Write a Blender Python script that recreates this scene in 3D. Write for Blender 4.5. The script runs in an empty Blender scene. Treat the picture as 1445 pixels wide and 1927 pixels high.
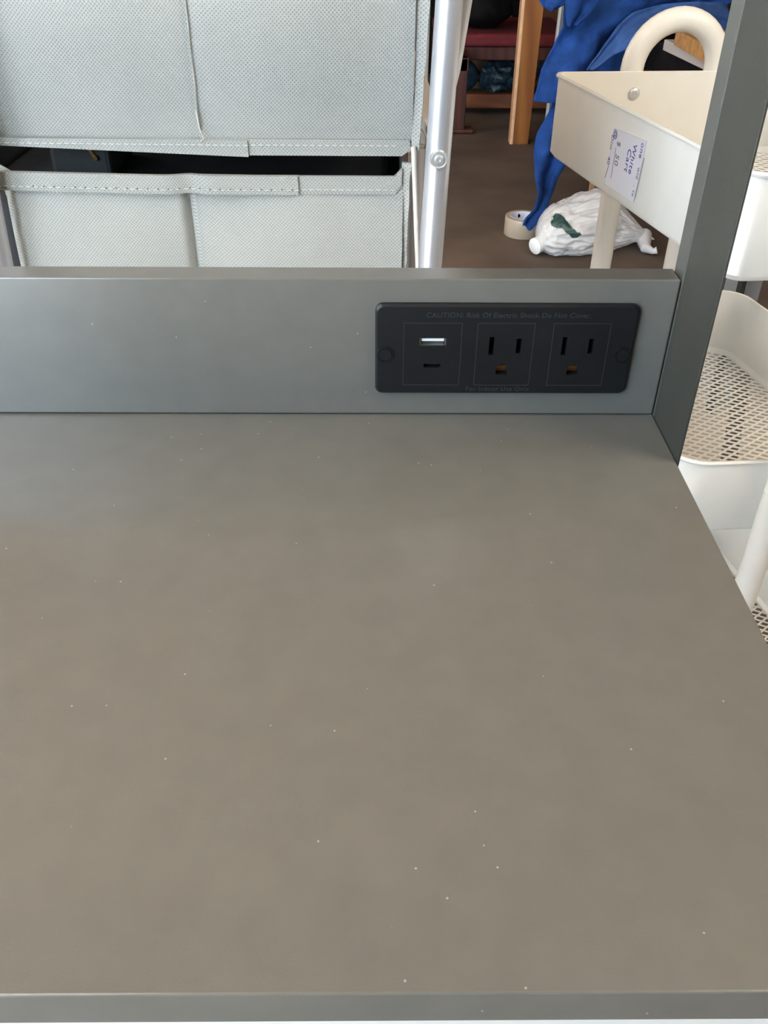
import bpy, bmesh, math, random
from mathutils import Vector, Matrix, noise
random.seed(4)
S = bpy.context.scene
COL = S.collection
W, H, F = 1445, 1927, 1642.0
TZ = .652                                   # height of the table top
CAM = Vector((-.1379, -.3748, .2183 + TZ))
P_, Y_, R_ = .6383, -.0137, .009

# ---------------------------------------------------------------- camera
def axes():
    Rz = Matrix.Rotation(Y_, 3, 'Z')
    f = Rz @ Vector((0, math.cos(P_), -math.sin(P_)))
    u = Rz @ Vector((0, math.sin(P_), math.cos(P_)))
    r = Rz @ Vector((1, 0, 0))
    return r*math.cos(R_)+u*math.sin(R_), -r*math.sin(R_)+u*math.cos(R_), f
AX, AY, AF = axes()
cd = bpy.data.cameras.new('camera'); cam = bpy.data.objects.new('camera', cd); COL.objects.link(cam)
m = Matrix((AX, AY, -AF)).transposed().to_4x4(); m.translation = CAM
cam.matrix_world = m
cd.sensor_fit = 'HORIZONTAL'; cd.sensor_width = 36; cd.lens = F/W*36; cd.clip_start = .01
cd.dof.use_dof = False
S.camera = cam
def at(px, py, axis, v):
    """the point of the real plane axis = v that the photograph shows at px, py"""
    d = AF + AX*(px-W/2)/F - AY*(py-H/2)/F
    i = 'XYZ'.index(axis)
    return CAM + d*((v-CAM[i])/d[i])

# ---------------------------------------------------------------- light
S.view_settings.view_transform = 'Standard'; S.view_settings.look = 'None'
S.view_settings.gamma = 1; S.view_settings.exposure = 0.30
S.cycles.use_denoising = True
S.cycles.max_bounces = 8
SKY = 9.0
wd = bpy.data.worlds.new('sky'); S.world = wd; wd.use_nodes = True
bg = wd.node_tree.nodes['Background']; bg.inputs[0].default_value = (.66, .83, 1, 1); bg.inputs[1].default_value = SKY
def area(name, loc, target, sx, sy, power, col):
    l = bpy.data.lights.new(name, 'AREA'); l.shape = 'RECTANGLE'; l.size = sx; l.size_y = sy
    l.energy = power; l.color = col
    o = bpy.data.objects.new(name, l); COL.objects.link(o)
    o.location = loc; o.rotation_euler = (Vector(target)-Vector(loc)).to_track_quat('-Z', 'Y').to_euler()
    return o
po = area('door_portal', (-1.55, -.94, 1.2), (-1.55, 5, 1.2), 2.0, 2.3, 1, (1, 1, 1)); po.data.cycles.is_portal = True
sl = bpy.data.lights.new('sun', 'SUN'); sl.energy = 120; sl.angle = .01; sl.color = (1, .98, .97)
so = bpy.data.objects.new('sun', sl); COL.objects.link(so); so.rotation_euler = Vector((.45, -.12, -.85)).to_track_quat('-Z', 'Y').to_euler()
area('warm_fill_right', (1.0, -.35, 1.75), (.1, -.1, .65), .9, .9, 23, (1, .89, .73))  # added warm fill, off-frame right, brightens the tabletop towards its right side
area('fill_back_left', (-2.5, 2.0, 1.4), (.1, .5, .6), 1.0, 1.0, 40, (1, .93, .84))  # added fill from the back left for the cart's side, no window there
area('overhead_fill', (-1.5, -.25, 2.35), (.2, .5, .5), 1.0, .6, 12, (1, .86, .70))  # added warm overhead fill, kept out of the tabletop's reflections

# ---------------------------------------------------------------- materials
def mat(name, col, rough=.5, metal=0, spec=.5, noise_amt=0, noise_scale=40, bump=0, bump_scale=200, col2=None, coat=0):
    mt = bpy.data.materials.new(name); mt.use_nodes = True
    nt = mt.node_tree; b = nt.nodes['Principled BSDF']
    b.inputs['Base Color'].default_value = (*col, 1); b.inputs['Roughness'].default_value = rough
    b.inputs['Metallic'].default_value = metal; b.inputs['Specular IOR Level'].default_value = spec
    if coat: b.inputs['Coat Weight'].default_value = coat
    tc = nt.nodes.new('ShaderNodeTexCoord')
    if noise_amt or col2:
        n = nt.nodes.new('ShaderNodeTexNoise'); n.inputs['Scale'].default_value = noise_scale
        n.inputs['Detail'].default_value = 6; nt.links.new(tc.outputs['Object'], n.inputs['Vector'])
        r = nt.nodes.new('ShaderNodeValToRGB'); r.color_ramp.elements[0].position = .32; r.color_ramp.elements[1].position = .68
        c2 = col2 or tuple(min(1, c*(1+noise_amt)) for c in col); c1 = col if col2 else tuple(c*(1-noise_amt) for c in col)
        r.color_ramp.elements[0].color = (*c1, 1); r.color_ramp.elements[1].color = (*c2, 1)
        nt.links.new(n.outputs[0], r.inputs[0]); nt.links.new(r.outputs[0], b.inputs['Base Color'])
    if bump:
        n = nt.nodes.new('ShaderNodeTexNoise'); n.inputs['Scale'].default_value = bump_scale
        n.inputs['Detail'].default_value = 3; nt.links.new(tc.outputs['Object'], n.inputs['Vector'])
        bp = nt.nodes.new('ShaderNodeBump'); bp.inputs['Strength'].default_value = bump; bp.inputs['Distance'].default_value = .001
        nt.links.new(n.outputs[0], bp.inputs['Height']); nt.links.new(bp.outputs[0], b.inputs['Normal'])
    return mt

def math_node(nt, op, a, b=None):
    n = nt.nodes.new('ShaderNodeMath'); n.operation = op
    for i, v in enumerate((a, b)):
        if v is None: continue
        if isinstance(v, (int, float)): n.inputs[i].default_value = v
        else: nt.links.new(v, n.inputs[i])
    return n.outputs[0]

def fabric(name, col, pitch, depth=.5):
    """non-woven polypropylene with small embossed dimples in a diamond grid"""
    mt = bpy.data.materials.new(name); mt.use_nodes = True; nt = mt.node_tree; b = nt.nodes['Principled BSDF']
    tc = nt.nodes.new('ShaderNodeTexCoord'); sp = nt.nodes.new('ShaderNodeSeparateXYZ')
    nt.links.new(tc.outputs['Object'], sp.inputs[0])
    h = math_node(nt, 'ADD', sp.outputs[0], math_node(nt, 'MULTIPLY', sp.outputs[1], 1.0))
    k = 2*math.pi/pitch
    u = math_node(nt, 'SINE', math_node(nt, 'MULTIPLY', h, k))
    v = math_node(nt, 'SINE', math_node(nt, 'MULTIPLY', sp.outputs[2], k))
    d = math_node(nt, 'MULTIPLY', u, v)
    d2 = math_node(nt, 'MAXIMUM', d, 0)
    r = nt.nodes.new('ShaderNodeValToRGB')
    r.color_ramp.elements[0].position = .25; r.color_ramp.elements[0].color = (*col, 1)
    r.color_ramp.elements[1].position = .95; r.color_ramp.elements[1].color = (*[c*(1-depth) for c in col], 1)
    nt.links.new(d2, r.inputs[0])
    n = nt.nodes.new('ShaderNodeTexNoise'); n.inputs['Scale'].default_value = 9; nt.links.new(tc.outputs['Object'], n.inputs['Vector'])
    mx = nt.nodes.new('ShaderNodeMix'); mx.data_type = 'RGBA'; mx.blend_type = 'MULTIPLY'; mx.inputs[0].default_value = .25
    nt.links.new(r.outputs[0], mx.inputs[6]); nt.links.new(n.outputs[0], mx.inputs[7]); nt.links.new(mx.outputs[2], b.inputs['Base Color'])
    bp = nt.nodes.new('ShaderNodeBump'); bp.invert = True; bp.inputs['Strength'].default_value = .5; bp.inputs['Distance'].default_value = .0006
    nt.links.new(d2, bp.inputs['Height']); nt.links.new(bp.outputs[0], b.inputs['Normal'])
    b.inputs['Roughness'].default_value = .85; b.inputs['Specular IOR Level'].default_value = .2
    return mt

def laminate(name, col):
    """grey satin laminate: faint mottling, fine grain, pale dust specks"""
    mt = mat(name, col, .30, spec=.9, noise_amt=.035, noise_scale=70, bump=.04, bump_scale=1600)
    nt = mt.node_tree; b = nt.nodes['Principled BSDF']
    tc = [n for n in nt.nodes if n.type == 'TEX_COORD'][0]
    v = nt.nodes.new('ShaderNodeTexVoronoi'); v.inputs['Scale'].default_value = 105; nt.links.new(tc.outputs['Object'], v.inputs['Vector'])
    n = nt.nodes.new('ShaderNodeTexNoise'); n.inputs['Scale'].default_value = 260; nt.links.new(tc.outputs['Object'], n.inputs['Vector'])
    sp = math_node(nt, 'LESS_THAN', v.outputs['Distance'], .036)
    old = b.inputs['Base Color'].links[0].from_socket
    mx = nt.nodes.new('ShaderNodeMix'); mx.data_type = 'RGBA'; nt.links.new(math_node(nt, 'MULTIPLY', sp, .42), mx.inputs[0])
    nt.links.new(old, mx.inputs[6]); mx.inputs[7].default_value = (.5, .47, .42, 1)
    nt.links.new(mx.outputs[2], b.inputs['Base Color'])
    rr = nt.nodes.new('ShaderNodeMapRange'); rr.inputs[3].default_value = .19; rr.inputs[4].default_value = .26
    nt.links.new(n.outputs[0], rr.inputs[0]); nt.links.new(rr.outputs[0], b.inputs['Roughness'])
    return mt

def wood(name, c1, c2, scale=9, rough=.45, rot=0):
    mt = mat(name, c1, rough); nt = mt.node_tree; b = nt.nodes['Principled BSDF']
    tc = [n for n in nt.nodes if n.type == 'TEX_COORD'][0]
    mp = nt.nodes.new('ShaderNodeMapping'); mp.inputs['Scale'].default_value = (1, 1, .18) if not rot else (.18, 1, 1)
    mp.inputs['Rotation'].default_value = (0, .5, 0)
    nt.links.new(tc.outputs['Object'], mp.inputs[0])
    w = nt.nodes.new('ShaderNodeTexWave'); w.inputs['Scale'].default_value = scale; w.inputs['Distortion'].default_value = 9
    w.inputs['Detail'].default_value = 4; nt.links.new(mp.outputs[0], w.inputs['Vector'])
    r = nt.nodes.new('ShaderNodeValToRGB'); r.color_ramp.elements[0].color = (*c1, 1); r.color_ramp.elements[1].color = (*c2, 1)
    nt.links.new(w.outputs[0], r.inputs[0]); nt.links.new(r.outputs[0], b.inputs['Base Color'])
    return mt

M = dict(
    top=laminate('grey_laminate', (.115, .113, .100)),
    sheet=mat('dark_grey_steel', (.036, .037, .031), .42, spec=.35, noise_amt=.04, bump=.15, bump_scale=1200),
    post=mat('grey_steel_tube', (.066, .068, .060), .34, noise_amt=.05),
    black=mat('black_plastic', (.007, .0075, .008), .42, spec=.3, noise_amt=.1, bump=.1, bump_scale=1500),
    emboss=mat('raised_black_plastic', (.028, .029, .031), .35),
    hole=mat('dark_socket_interior', (.003, .003, .003), .6),
    shell=mat('usb_metal', (.75, .72, .68), .25, metal=1),
    brass=mat('brass_contact', (.30, .16, .06), .35, metal=1),
    usbwhite=mat('white_usb_tongue', (.85, .87, .9), .4),
    fab=fabric('light_grey_nonwoven', (.335, .345, .325), .0027, .38),
    binding=fabric('pale_grey_binding', (.42, .42, .385), .0028, .40),
    thread=mat('pale_thread', (.44, .45, .42), .7),
    threadhole=mat('needle_hole', (.06, .06, .06), .9),
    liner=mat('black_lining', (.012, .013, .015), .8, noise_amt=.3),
    chrome=mat('brushed_aluminium', (.60, .61, .645), .34, metal=.65, bump=.05, bump_scale=600),
    bolt=mat('bolt_steel', (.66, .66, .65), .38, metal=.7),
    cream=mat('cream_coated_steel', (.72, .695, .635), .38, bump=.12, bump_scale=500, noise_amt=.02),
    cream_rod=mat('cream_coated_wire', (.70, .62, .54), .4),
    paper=mat('white_paper', (.60, .59, .63), .6),
    ink=mat('blue_ink', (.07, .06, .28), .6),
    ink2=mat('grey_ink', (.16, .15, .20), .6),
    blue=mat('blue_fleece', (.013, .050, .20), .95, spec=.15, noise_amt=.35, noise_scale=18, bump=.8, bump_scale=260),
    blue2=mat('paler_blue_fleece', (.035, .085, .24), .95, spec=.15, noise_amt=.3, noise_scale=25, bump=.8, bump_scale=260),  # paler version of the blanket blue, for the folded flap
    tape=mat('tan_packing_tape', (.40, .33, .25), .35, noise_amt=.05),
    core=mat('white_cardboard_core', (.72, .72, .80), .6),
    jug=mat('milky_plastic', (.80, .78, .74), .35),
    cap=mat('white_cap', (.88, .88, .86), .4),
    leaf=mat('dark_green_print', (.03, .075, .065), .4),
    lwood=wood('orange_brown_wood', (.30, .115, .022), (.20, .065, .012), 5),
    edge=mat('pale_wood_edge', (.58, .33, .17), .5, noise_amt=.1),
    rwood=wood('red_brown_wood', (.08, .019, .010), (.045, .011, .006), 8),
    owood=wood('dark_orange_wood', (.17, .055, .018), (.11, .033, .011), 8, rot=1),
    red=mat('red_cushion_cloth', (.12, .006, .010), .8, noise_amt=.2),
    dark=mat('near_black_wood', (.004, .003, .003), .8, spec=.15, noise_amt=.4),
    tanboard=mat('tan_board', (.44, .37, .30), .6),
    tan=mat('tan_cardboard', (.20, .14, .085), .8, noise_amt=.1),
    teal=mat('dark_blue_plastic_bag', (.022, .05, .075), .4, noise_amt=.5, noise_scale=30, bump=1, bump_scale=30),
    alu=mat('grey_aluminium', (.16, .165, .165), .4, metal=.4),
    alu2=mat('bright_aluminium_edge', (.55, .57, .55), .4, metal=.2),
    gold=mat('gilt_wood_frame', (.36, .19, .06), .5, noise_amt=.3, noise_scale=60),
    greystrip=mat('grey_board', (.38, .34, .32), .6),
    gblue=mat('grey_blue_board', (.20, .22, .25), .5),
    concrete=mat('brown_concrete', (.105, .075, .055), .75, noise_amt=.3, noise_scale=4, bump=.3, bump_scale=60),
    drive=mat('pale_concrete', (.48, .47, .45), .8, noise_amt=.08, noise_scale=3),
    wallm=mat('dark_timber_wall', (.045, .033, .026), .8, noise_amt=.3, noise_scale=5),
    walls=mat('plaster_wall', (.45, .41, .36), .8, noise_amt=.05),
    ceilm=mat('plywood_ceiling', (.42, .30, .20), .7, noise_amt=.15, noise_scale=3),
)
def bagmat():
    mt = mat('thin_clear_plastic', (.92, .92, .93), .22, bump=1.0, bump_scale=18)
    b = mt.node_tree.nodes['Principled BSDF']; nt = mt.node_tree
    b.inputs['Alpha'].default_value = .62
    return mt
M['bag'] = bagmat()

# ---------------------------------------------------------------- builders
def bx(bm, x0, x1, y0, y1, z0, z1):
    g = bmesh.ops.create_cube(bm, size=1)
    bmesh.ops.scale(bm, vec=(x1-x0, y1-y0, z1-z0), verts=g['verts'])
    bmesh.ops.translate(bm, vec=((x0+x1)/2, (y0+y1)/2, (z0+z1)/2), verts=g['verts'])
    return g['verts']
def bar(bm, a, b, w, t, up=(0, 0, 1)):
    """rectangular bar from a to b, w wide, t thick"""
    a, b = Vector(a), Vector(b); d = (b-a); L = d.length; d.normalize()
    s = d.cross(Vector(up)); s = s.normalized() if s.length > 1e-5 else Vector((1, 0, 0)); n = s.cross(d)
    g = bmesh.ops.create_cube(bm, size=1)['verts']
    for v in g:
        c = v.co.copy(); v.co = (a+b)/2 + d*c.y*L + s*c.x*w + n*c.z*t
def tube(bm, pts, r, seg=16, cap=True):
    pts = [Vector(p) for p in pts]; rings = []; prev = None
    for i, p in enumerate(pts):
        t = (pts[min(i+1, len(pts)-1)]-pts[max(i-1, 0)]).normalized()
        if prev is None:
            s = t.cross(Vector((0, 0, 1)) if abs(t.z) < .9 else Vector((0, 1, 0))).normalized()
        else:
            s = (prev-t*prev.dot(t)).normalized()
        prev = s; n = t.cross(s)
        rr = r[i] if isinstance(r, (list, tuple)) else r
        rings.append([bm.verts.new(p+(s*math.cos(a)+n*math.sin(a))*rr) for a in [2*math.pi*k/seg for k in range(seg)]])
    for a, b in zip(rings, rings[1:]):
        for k in range(seg): bm.faces.new((a[k], a[(k+1) % seg], b[(k+1) % seg], b[k]))
    if cap:
        bm.faces.new(rings[0][::-1]); bm.faces.new(rings[-1])
def lathe(bm, prof, seg=40, axis='Z', closed=False):
    """prof: (radius, height) pairs around an axis through the origin"""
    rings = []
    for r, h in prof:
        ring = []
        for k in range(seg):
            a = 2*math.pi*k/seg; c, s = r*math.cos(a), r*math.sin(a)
            ring.append(bm.verts.new({'Z': (c, s, h), 'Y': (c, h, s), 'X': (h, c, s)}[axis]))
        rings.append(ring)
    pr = list(zip(rings, rings[1:])) + ([(rings[-1], rings[0])] if closed else [])
    for a, b in pr:
        for k in range(seg): bm.faces.new((a[k], a[(k+1) % seg], b[(k+1) % seg], b[k]))
    if not closed:
        if prof[0][0] > 1e-6: bm.faces.new(rings[0])
        if prof[-1][0] > 1e-6: bm.faces.new(rings[-1])
    return [v for rg in rings for v in rg]
def extrude_poly(bm, pts, d):
    """closed outline pts (3-D) thickened by vector d"""
    d = Vector(d); a = [bm.verts.new(p) for p in pts]; b = [bm.verts.new(Vector(p)+d) for p in pts]; n = len(pts)
    bm.faces.new(a); bm.faces.new(b[::-1])
    for k in range(n): bm.faces.new((a[k], b[k], b[(k+1) % n], a[(k+1) % n]))
def rrect(cx, cz, w, h, r, n=6):
    out = []
    for (sx, sz, a0) in ((1, 1, 0), (-1, 1, 90), (-1, -1, 180), (1, -1, 270)):
        for k in range(n+1):
            a = math.radians(a0+90*k/n)
            out.append((cx+sx*(w/2-r)+r*math.cos(a), cz+sz*(h/2-r)+r*math.sin(a)))
    return out

def obj(name, bm, m, parent=None, smooth=False, bevel=0, seg=2):
    bmesh.ops.recalc_face_normals(bm, faces=bm.faces)
    me = bpy.data.meshes.new(name); bm.to_mesh(me); bm.free()
    o = bpy.data.objects.new(name, me); COL.objects.link(o); me.materials.append(m)
    if smooth:
        for p in me.polygons: p.use_smooth = True
        md = o.modifiers.new('e', 'EDGE_SPLIT'); md.split_angle = math.radians(40)
    if bevel:
        b = o.modifiers.new('b', 'BEVEL'); b.width = bevel; b.segments = seg; b.limit_method = 'ANGLE'
    if parent: par(o, parent)
    return o
ROOTLOC = {}
def par(o, p):
    o.parent = p
    chain = Matrix()
    q = p
    o.matrix_parent_inverse = world(p).inverted()
def world(o):
    if o.parent: return world(o.parent) @ o.matrix_parent_inverse @ o.matrix_basis
    return o.matrix_basis.copy()
def thing(name, label, cat, loc, group=None):
    o = bpy.data.objects.new(name, None); COL.objects.link(o); o.location = loc; o.empty_display_size = .05
    return tag(o, label, cat, group)
def tag(o, label, cat, group=None, kind=None):
    o['label'] = label; o['category'] = cat
    if group: o['group'] = group
    if kind: o['kind'] = kind
    return o
def struct(name, bm, m):
    o = obj(name, bm, m); o['kind'] = 'structure'; return o
def cut(o, cutters):
    """bake boolean holes into o's mesh"""
    bm = bmesh.new()
    for c in cutters:
        b2 = bmesh.new(); c(b2); bmesh.ops.recalc_face_normals(b2, faces=b2.faces)
        me = bpy.data.meshes.new('t'); b2.to_mesh(me); b2.free(); bm.from_mesh(me); bpy.data.meshes.remove(me)
    me = bpy.data.meshes.new('cutter'); bm.to_mesh(me); bm.free()
    c = bpy.data.objects.new('cutter', me); COL.objects.link(c)
    md = o.modifiers.new('cut', 'BOOLEAN'); md.object = c; md.solver = 'EXACT'; md.use_self = False
    dg = bpy.context.evaluated_depsgraph_get(); dg.update()
    new = bpy.data.meshes.new_from_object(o.evaluated_get(dg))
    mt = o.data.materials[0]
    o.modifiers.clear(); o.data = new
    if not new.materials: new.materials.append(mt)
    bpy.data.objects.remove(c)
def lettering(name, text, size, m, parent, matrix, extrude=.0001, spacing=1.0, xscale=1.0):
    cu = bpy.data.curves.new(name, 'FONT'); cu.body = text; cu.size = size; cu.extrude = extrude; cu.align_x = 'CENTER'; cu.align_y = 'CENTER'
    cu.space_character = spacing
    t = bpy.data.objects.new(name, cu); COL.objects.link(t)
    dg = bpy.context.evaluated_depsgraph_get(); dg.update()
    me = bpy.data.meshes.new_from_object(t.evaluated_get(dg)); bpy.data.objects.remove(t)
    me.transform(Matrix.Diagonal((xscale, 1, 1, 1))); me.transform(matrix)
    me.materials.clear(); me.materials.append(m)
    o = bpy.data.objects.new(name, me); COL.objects.link(o); par(o, parent); return o

# ---------------------------------------------------------------- room
bm = bmesh.new(); bx(bm, -2.6, 2.8, -.95, 5.0, -.1, 0); struct('floor', bm, M['concrete'])
bm = bmesh.new(); bx(bm, -2.6, 2.8, 5.0, 5.1, -.1, 2.5); struct('wall_back', bm, M['wallm'])
bm = bmesh.new(); bx(bm, -2.7, -2.6, -1.05, 5.1, -.1, 2.5); struct('wall_left', bm, M['walls'])
bm = bmesh.new(); bx(bm, 2.8, 2.9, -1.05, 5.1, -.1, 2.5); struct('wall_right', bm, M['walls'])
bm = bmesh.new(); bx(bm, -.62, 2.8, -1.05, -.95, -.1, 2.5); struct('wall_front', bm, M['wallm'])
bm = bmesh.new(); bx(bm, -2.7, 2.9, -1.05, 5.1, 2.5, 2.6); struct('ceiling', bm, M['ceilm'])
bm = bmesh.new(); bx(bm, -12, 12, -14, -.95, -.12, -.005); o = struct('driveway', bm, M['drive'])
for v in o.data.vertices:
    if v.co.y > -1: v.co.y = -1.05 if v.co.x > 0 else -1.05

# ---------------------------------------------------------------- the grey table
t = thing('side_table', 'grey table with raised back ledge and dark metal corner post, holding a black outlet strip', 'table', (-.3, -.13, 0))
XL = -.62
bm = bmesh.new(); bx(bm, XL, 0, -.2753, .0142, TZ-.0147, TZ); obj('tabletop', bm, M['top'], t, bevel=.0006)
bm = bmesh.new(); bx(bm, XL, -.0004, 0, .0142, TZ+.0006, TZ+.0698)
bp = obj('back_ledge', bm, M['top'], t)
PX0, PX1, PZ0, PZ1 = -.1376, -.0168, TZ+.0133, TZ+.0588
pcx, pcz, pw, ph = (PX0+PX1)/2, (PZ0+PZ1)/2, PX1-PX0, PZ1-PZ0
cut(bp, [lambda b: bx(b, PX0+.003, PX1-.003, -.02, .0125, PZ0+.003, PZ1-.003)])
b = bp.modifiers.new('b', 'BEVEL'); b.width = .0008; b.segments = 2; b.limit_method = 'ANGLE'
ZT = 1.16
for side, x in ((1, 0.0), (-1, XL)):
    bm = bmesh.new()
    xs = (x+.0002, x+.0014) if side > 0 else (x-.0014, x-.0002)
    bx(bm, *xs, -.0425, -.0008, .0, ZT); obj('corner_post', bm, M['sheet'], t, bevel=.0003)
    bm = bmesh.new()
    xs = (x+.0002, x+.016) if side > 0 else (x-.016, x-.0002)
    bx(bm, *xs, .0, .0142, 0, ZT); obj('post_tube', bm, M['post'], t, bevel=.0012)
    bm = bmesh.new(); bx(bm, *((x-.022, x-.002) if side > 0 else (x+.002, x+.022)), -.27, -.25, 0, TZ-.0147); obj('leg', bm, M['post'], t, bevel=.001)
bm = bmesh.new(); bx(bm, XL-.016, .016, -.0425, .0142, ZT, ZT+.015); obj('upper_crossbar', bm, M['sheet'], t, bevel=.0006)
bm = bmesh.new(); bx(bm, XL+.001, -.001, -.2735, -.2715, TZ-.045, TZ-.0148); o = obj('front_rail', bm, M['cream'], t); o['label'] = 'pale strip under the front edge'

# outlet strip let into the ledge
ps = bmesh.new()
o1 = rrect(pcx, pcz, pw, ph, .0035); o2 = rrect(pcx, pcz, pw-.0022, ph-.0022, .003)
rings = [[ps.verts.new((x, y, z)) for x, z in o] for o, y in
         ((rrect(pcx, pcz, pw-.008, ph-.008, .002), .0118), (rrect(pcx, pcz, pw-.008, ph-.008, .002), -.00005), (o1, -.00005), (o1, -.0017), (o2, -.0027))]
for a, b in zip(rings, rings[1:]):
    for k in range(len(a)): ps.faces.new((a[k], a[(k+1) % len(a)], b[(k+1) % len(a)], b[k]))
ps.faces.new(rings[0]); ps.faces.new(rings[-1])
strip = obj('outlet_strip', ps, M['black'], t)
FY = -.0027
def slot(x0, x1, z0, z1, y1=.006): return lambda b: bx(b, x0, x1, -.01, y1, z0, z1)
def dhole(cx, cz, w=.0056, h=.0052):
    def f(b):
        pts = [(cx-w/2, -.01, cz-h/2), (cx+w/2, -.01, cz-h/2)]
        for k in range(11):
            a = math.pi*k/10; pts.append((cx+w/2*math.cos(a), -.01, cz+.0002+(h/2)*math.sin(a)))
        extrude_poly(b, pts, (0, .016, 0))
    return f
zs = TZ+.0385; zg = TZ+.0262
cutters = [slot(-.1170, -.1046, TZ+.0382, TZ+.0424, .008), lambda b: extrude_poly(b, [(x, -.01, z) for x, z in rrect(-.1107, TZ+.0283, .0084, .0022, .0011, 4)], (0, .016, 0))]
outs = [(-.0834, -.0707, -.0776), (-.0494, -.0370, -.0438)]
for xa, xb_, xg in outs:
    cutters += [slot(xa-.0012, xa+.0012, zs-.0046, zs+.0046), slot(xb_-.0012, xb_+.0012, zs-.0038, zs+.0038), dhole(xg, zg)]
cut(strip, cutters)
# inner faces of the holes stay the strip's own; what sits inside are parts of it
up = bmesh.new()
bx(up, -.1169, -.1047, -.0020, .0078, TZ+.0420, TZ+.0423); bx(up, -.1169, -.1047, -.0020, .0078, TZ+.0383, TZ+.0386)
bx(up, -.1169, -.1166, -.0020, .0078, TZ+.0383, TZ+.0423); bx(up, -.1050, -.1047, -.0020, .0078, TZ+.0383, TZ+.0423)
bx(up, -.1169, -.1047, .0070, .0078, TZ+.0383, TZ+.0423)
u = obj('usb_port', up, M['shell'], strip); u['label'] = 'metal-lined USB port'
up = bmesh.new(); bx(up, -.1160, -.1056, -.0014, .0066, TZ+.0404, TZ+.0417); obj('white_port_tongue', up, M['usbwhite'], strip)
up = bmesh.new(); bx(up, -.1138, -.1076, -.0005, .0055, TZ+.0280, TZ+.0286); obj('usb_c_tongue', up, M['emboss'], strip)
for xa, xb_, xg in outs:
    g = bmesh.new(); bx(g, xg-.0027, xg+.0027, .0005, .0058, zg-.0022, zg+.0008)
    o = obj('ground_contact', g, M['brass'], strip); o['label'] = 'brass contact inside the ground hole'
# thin module frames, raised a hair
for x0, x1 in ((-.1245, -.0975), (-.0905, -.0640), (-.0555, -.0290)):
    g = bmesh.new(); z0, z1 = TZ+.0180, TZ+.0500; e = .00025
    bx(g, x0, x1, FY-.00012, FY, z1-e, z1); bx(g, x0, x1, FY-.00012, FY, z0, z0+e)
    bx(g, x0, x0+e, FY-.00012, FY, z0, z1); bx(g, x1-e, x1, FY-.00012, FY, z0, z1)
    obj('module_outline', g, M['emboss'], strip)
for x in (-.1328, -.0215):
    g = bmesh.new(); vs = lathe(g, [(.0040, FY-.00002), (.0040, FY-.0005), (.0034, FY-.0005), (.0034, FY-.0001), (.0031, FY-.0001), (.0030, FY-.0006), (0.0001, FY-.0006)], 28, 'Y')
    bmesh.ops.translate(g, vec=(x, 0, TZ+.034), verts=vs); obj('screw_cap', g, M['black'], strip, smooth=True)
RX = Matrix.Rotation(math.pi/2, 4, 'X')
lettering('caution_lettering', 'CAUTION: Risk Of Electric Shock Do Not Cover.', .0034, M['emboss'], strip, Matrix.Translation((-.0765, FY, TZ+.0537)) @ RX, .00012, 1.05, 1.02)
lettering('indoor_use_lettering', 'For Indoor Use Only.', .0032, M['emboss'], strip, Matrix.Translation((-.0785, FY, TZ+.0160)) @ RX, .00012, 1.1, 1.0)
me = strip

# ---------------------------------------------------------------- fabric drawers in a folding rack
YF = .30
def bin_mesh(x0, x1, z0, z1, y0, y1, ridge, sag_top=None, sag_bot=None, bulge=.004, nx=140, nz=36, wrap=0):
    """open-topped soft box: puffy front with a stiffener ridge at x = ridge"""
    b = bmesh.new()
    def top(x): return z1 + (sag_top(x) if sag_top else 0)
    def bot(x): return z0 + (sag_bot(x) if sag_bot else 0)
    def fy(u, v, x):
        d = bulge*math.sin(math.pi*min(1, max(0, v)))**.6*min(1, abs(x-ridge)/.05)**.7
        d += .0012*noise.noise(Vector((x*16, v*2.5, z0)))
        return y0-d+(max(0, -(x+wrap))*1.15 if wrap else 0)
    grid = []
    for j in range(nz+1):
        v = j/nz; row = []
        for i in range(nx+1):
            u = i/nx; x = x0+(x1-x0)*u
            row.append(b.verts.new((x, fy(u, v, x), bot(x)+(top(x)-bot(x))*v)))
        grid.append(row)
    for j in range(nz):
        for i in range(nx): b.faces.new((grid[j][i], grid[j][i+1], grid[j+1][i+1], grid[j+1][i]))
    # sides, back, bottom
    for i, x in ((0, x0), (nx, x1)):
        back = [b.verts.new((x, y1, grid[j][i].co.z)) for j in range(nz+1)]
        for j in range(nz): b.faces.new((grid[j][i], grid[j+1][i], back[j+1], back[j]))
        if i == 0: lb = back
        else: rb = back
    b.faces.new(lb+rb[::-1])
    b.faces.new([grid[0][i] for i in range(nx+1)]+[rb[0], lb[0]])
    return b
def hem(b, fx, x0, x1, zo, z1off, y, n=60, th=.0016, zf=None):
    a = []
    for i in range(n+1):
        x = x0+(x1-x0)*i/n; z = zf(x); z0off = zo(x) if callable(zo) else zo
        a.append([b.verts.new((x, fx(x)+y, z+z0off)), b.verts.new((x, fx(x)+y, z+z1off)), b.verts.new((x, fx(x)+y+th, z+z1off)), b.verts.new((x, fx(x)+y+th, z+z0off))])
    for p, q in zip(a, a[1:]):
        for k in range(4): b.faces.new((p[k], q[k], q[(k+1) % 4], p[(k+1) % 4]))
    b.faces.new(a[0]); b.faces.new(a[-1][::-1])
def stitches(parent, x0, x1, zf, y, n, name='stitching', m='thread'):
    b = bmesh.new()
    for i in range(n):
        x = x0+(x1-x0)*(i+.5)/n; w = (x1-x0)/n*.30; z = zf(x)
        bar(b, (x-w, y(x), z), (x+w, y(x), z-.0001), .0005, .0006)
    obj(name, b, M[m], parent)
BX0, BX1 = -.455, -.1165
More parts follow.
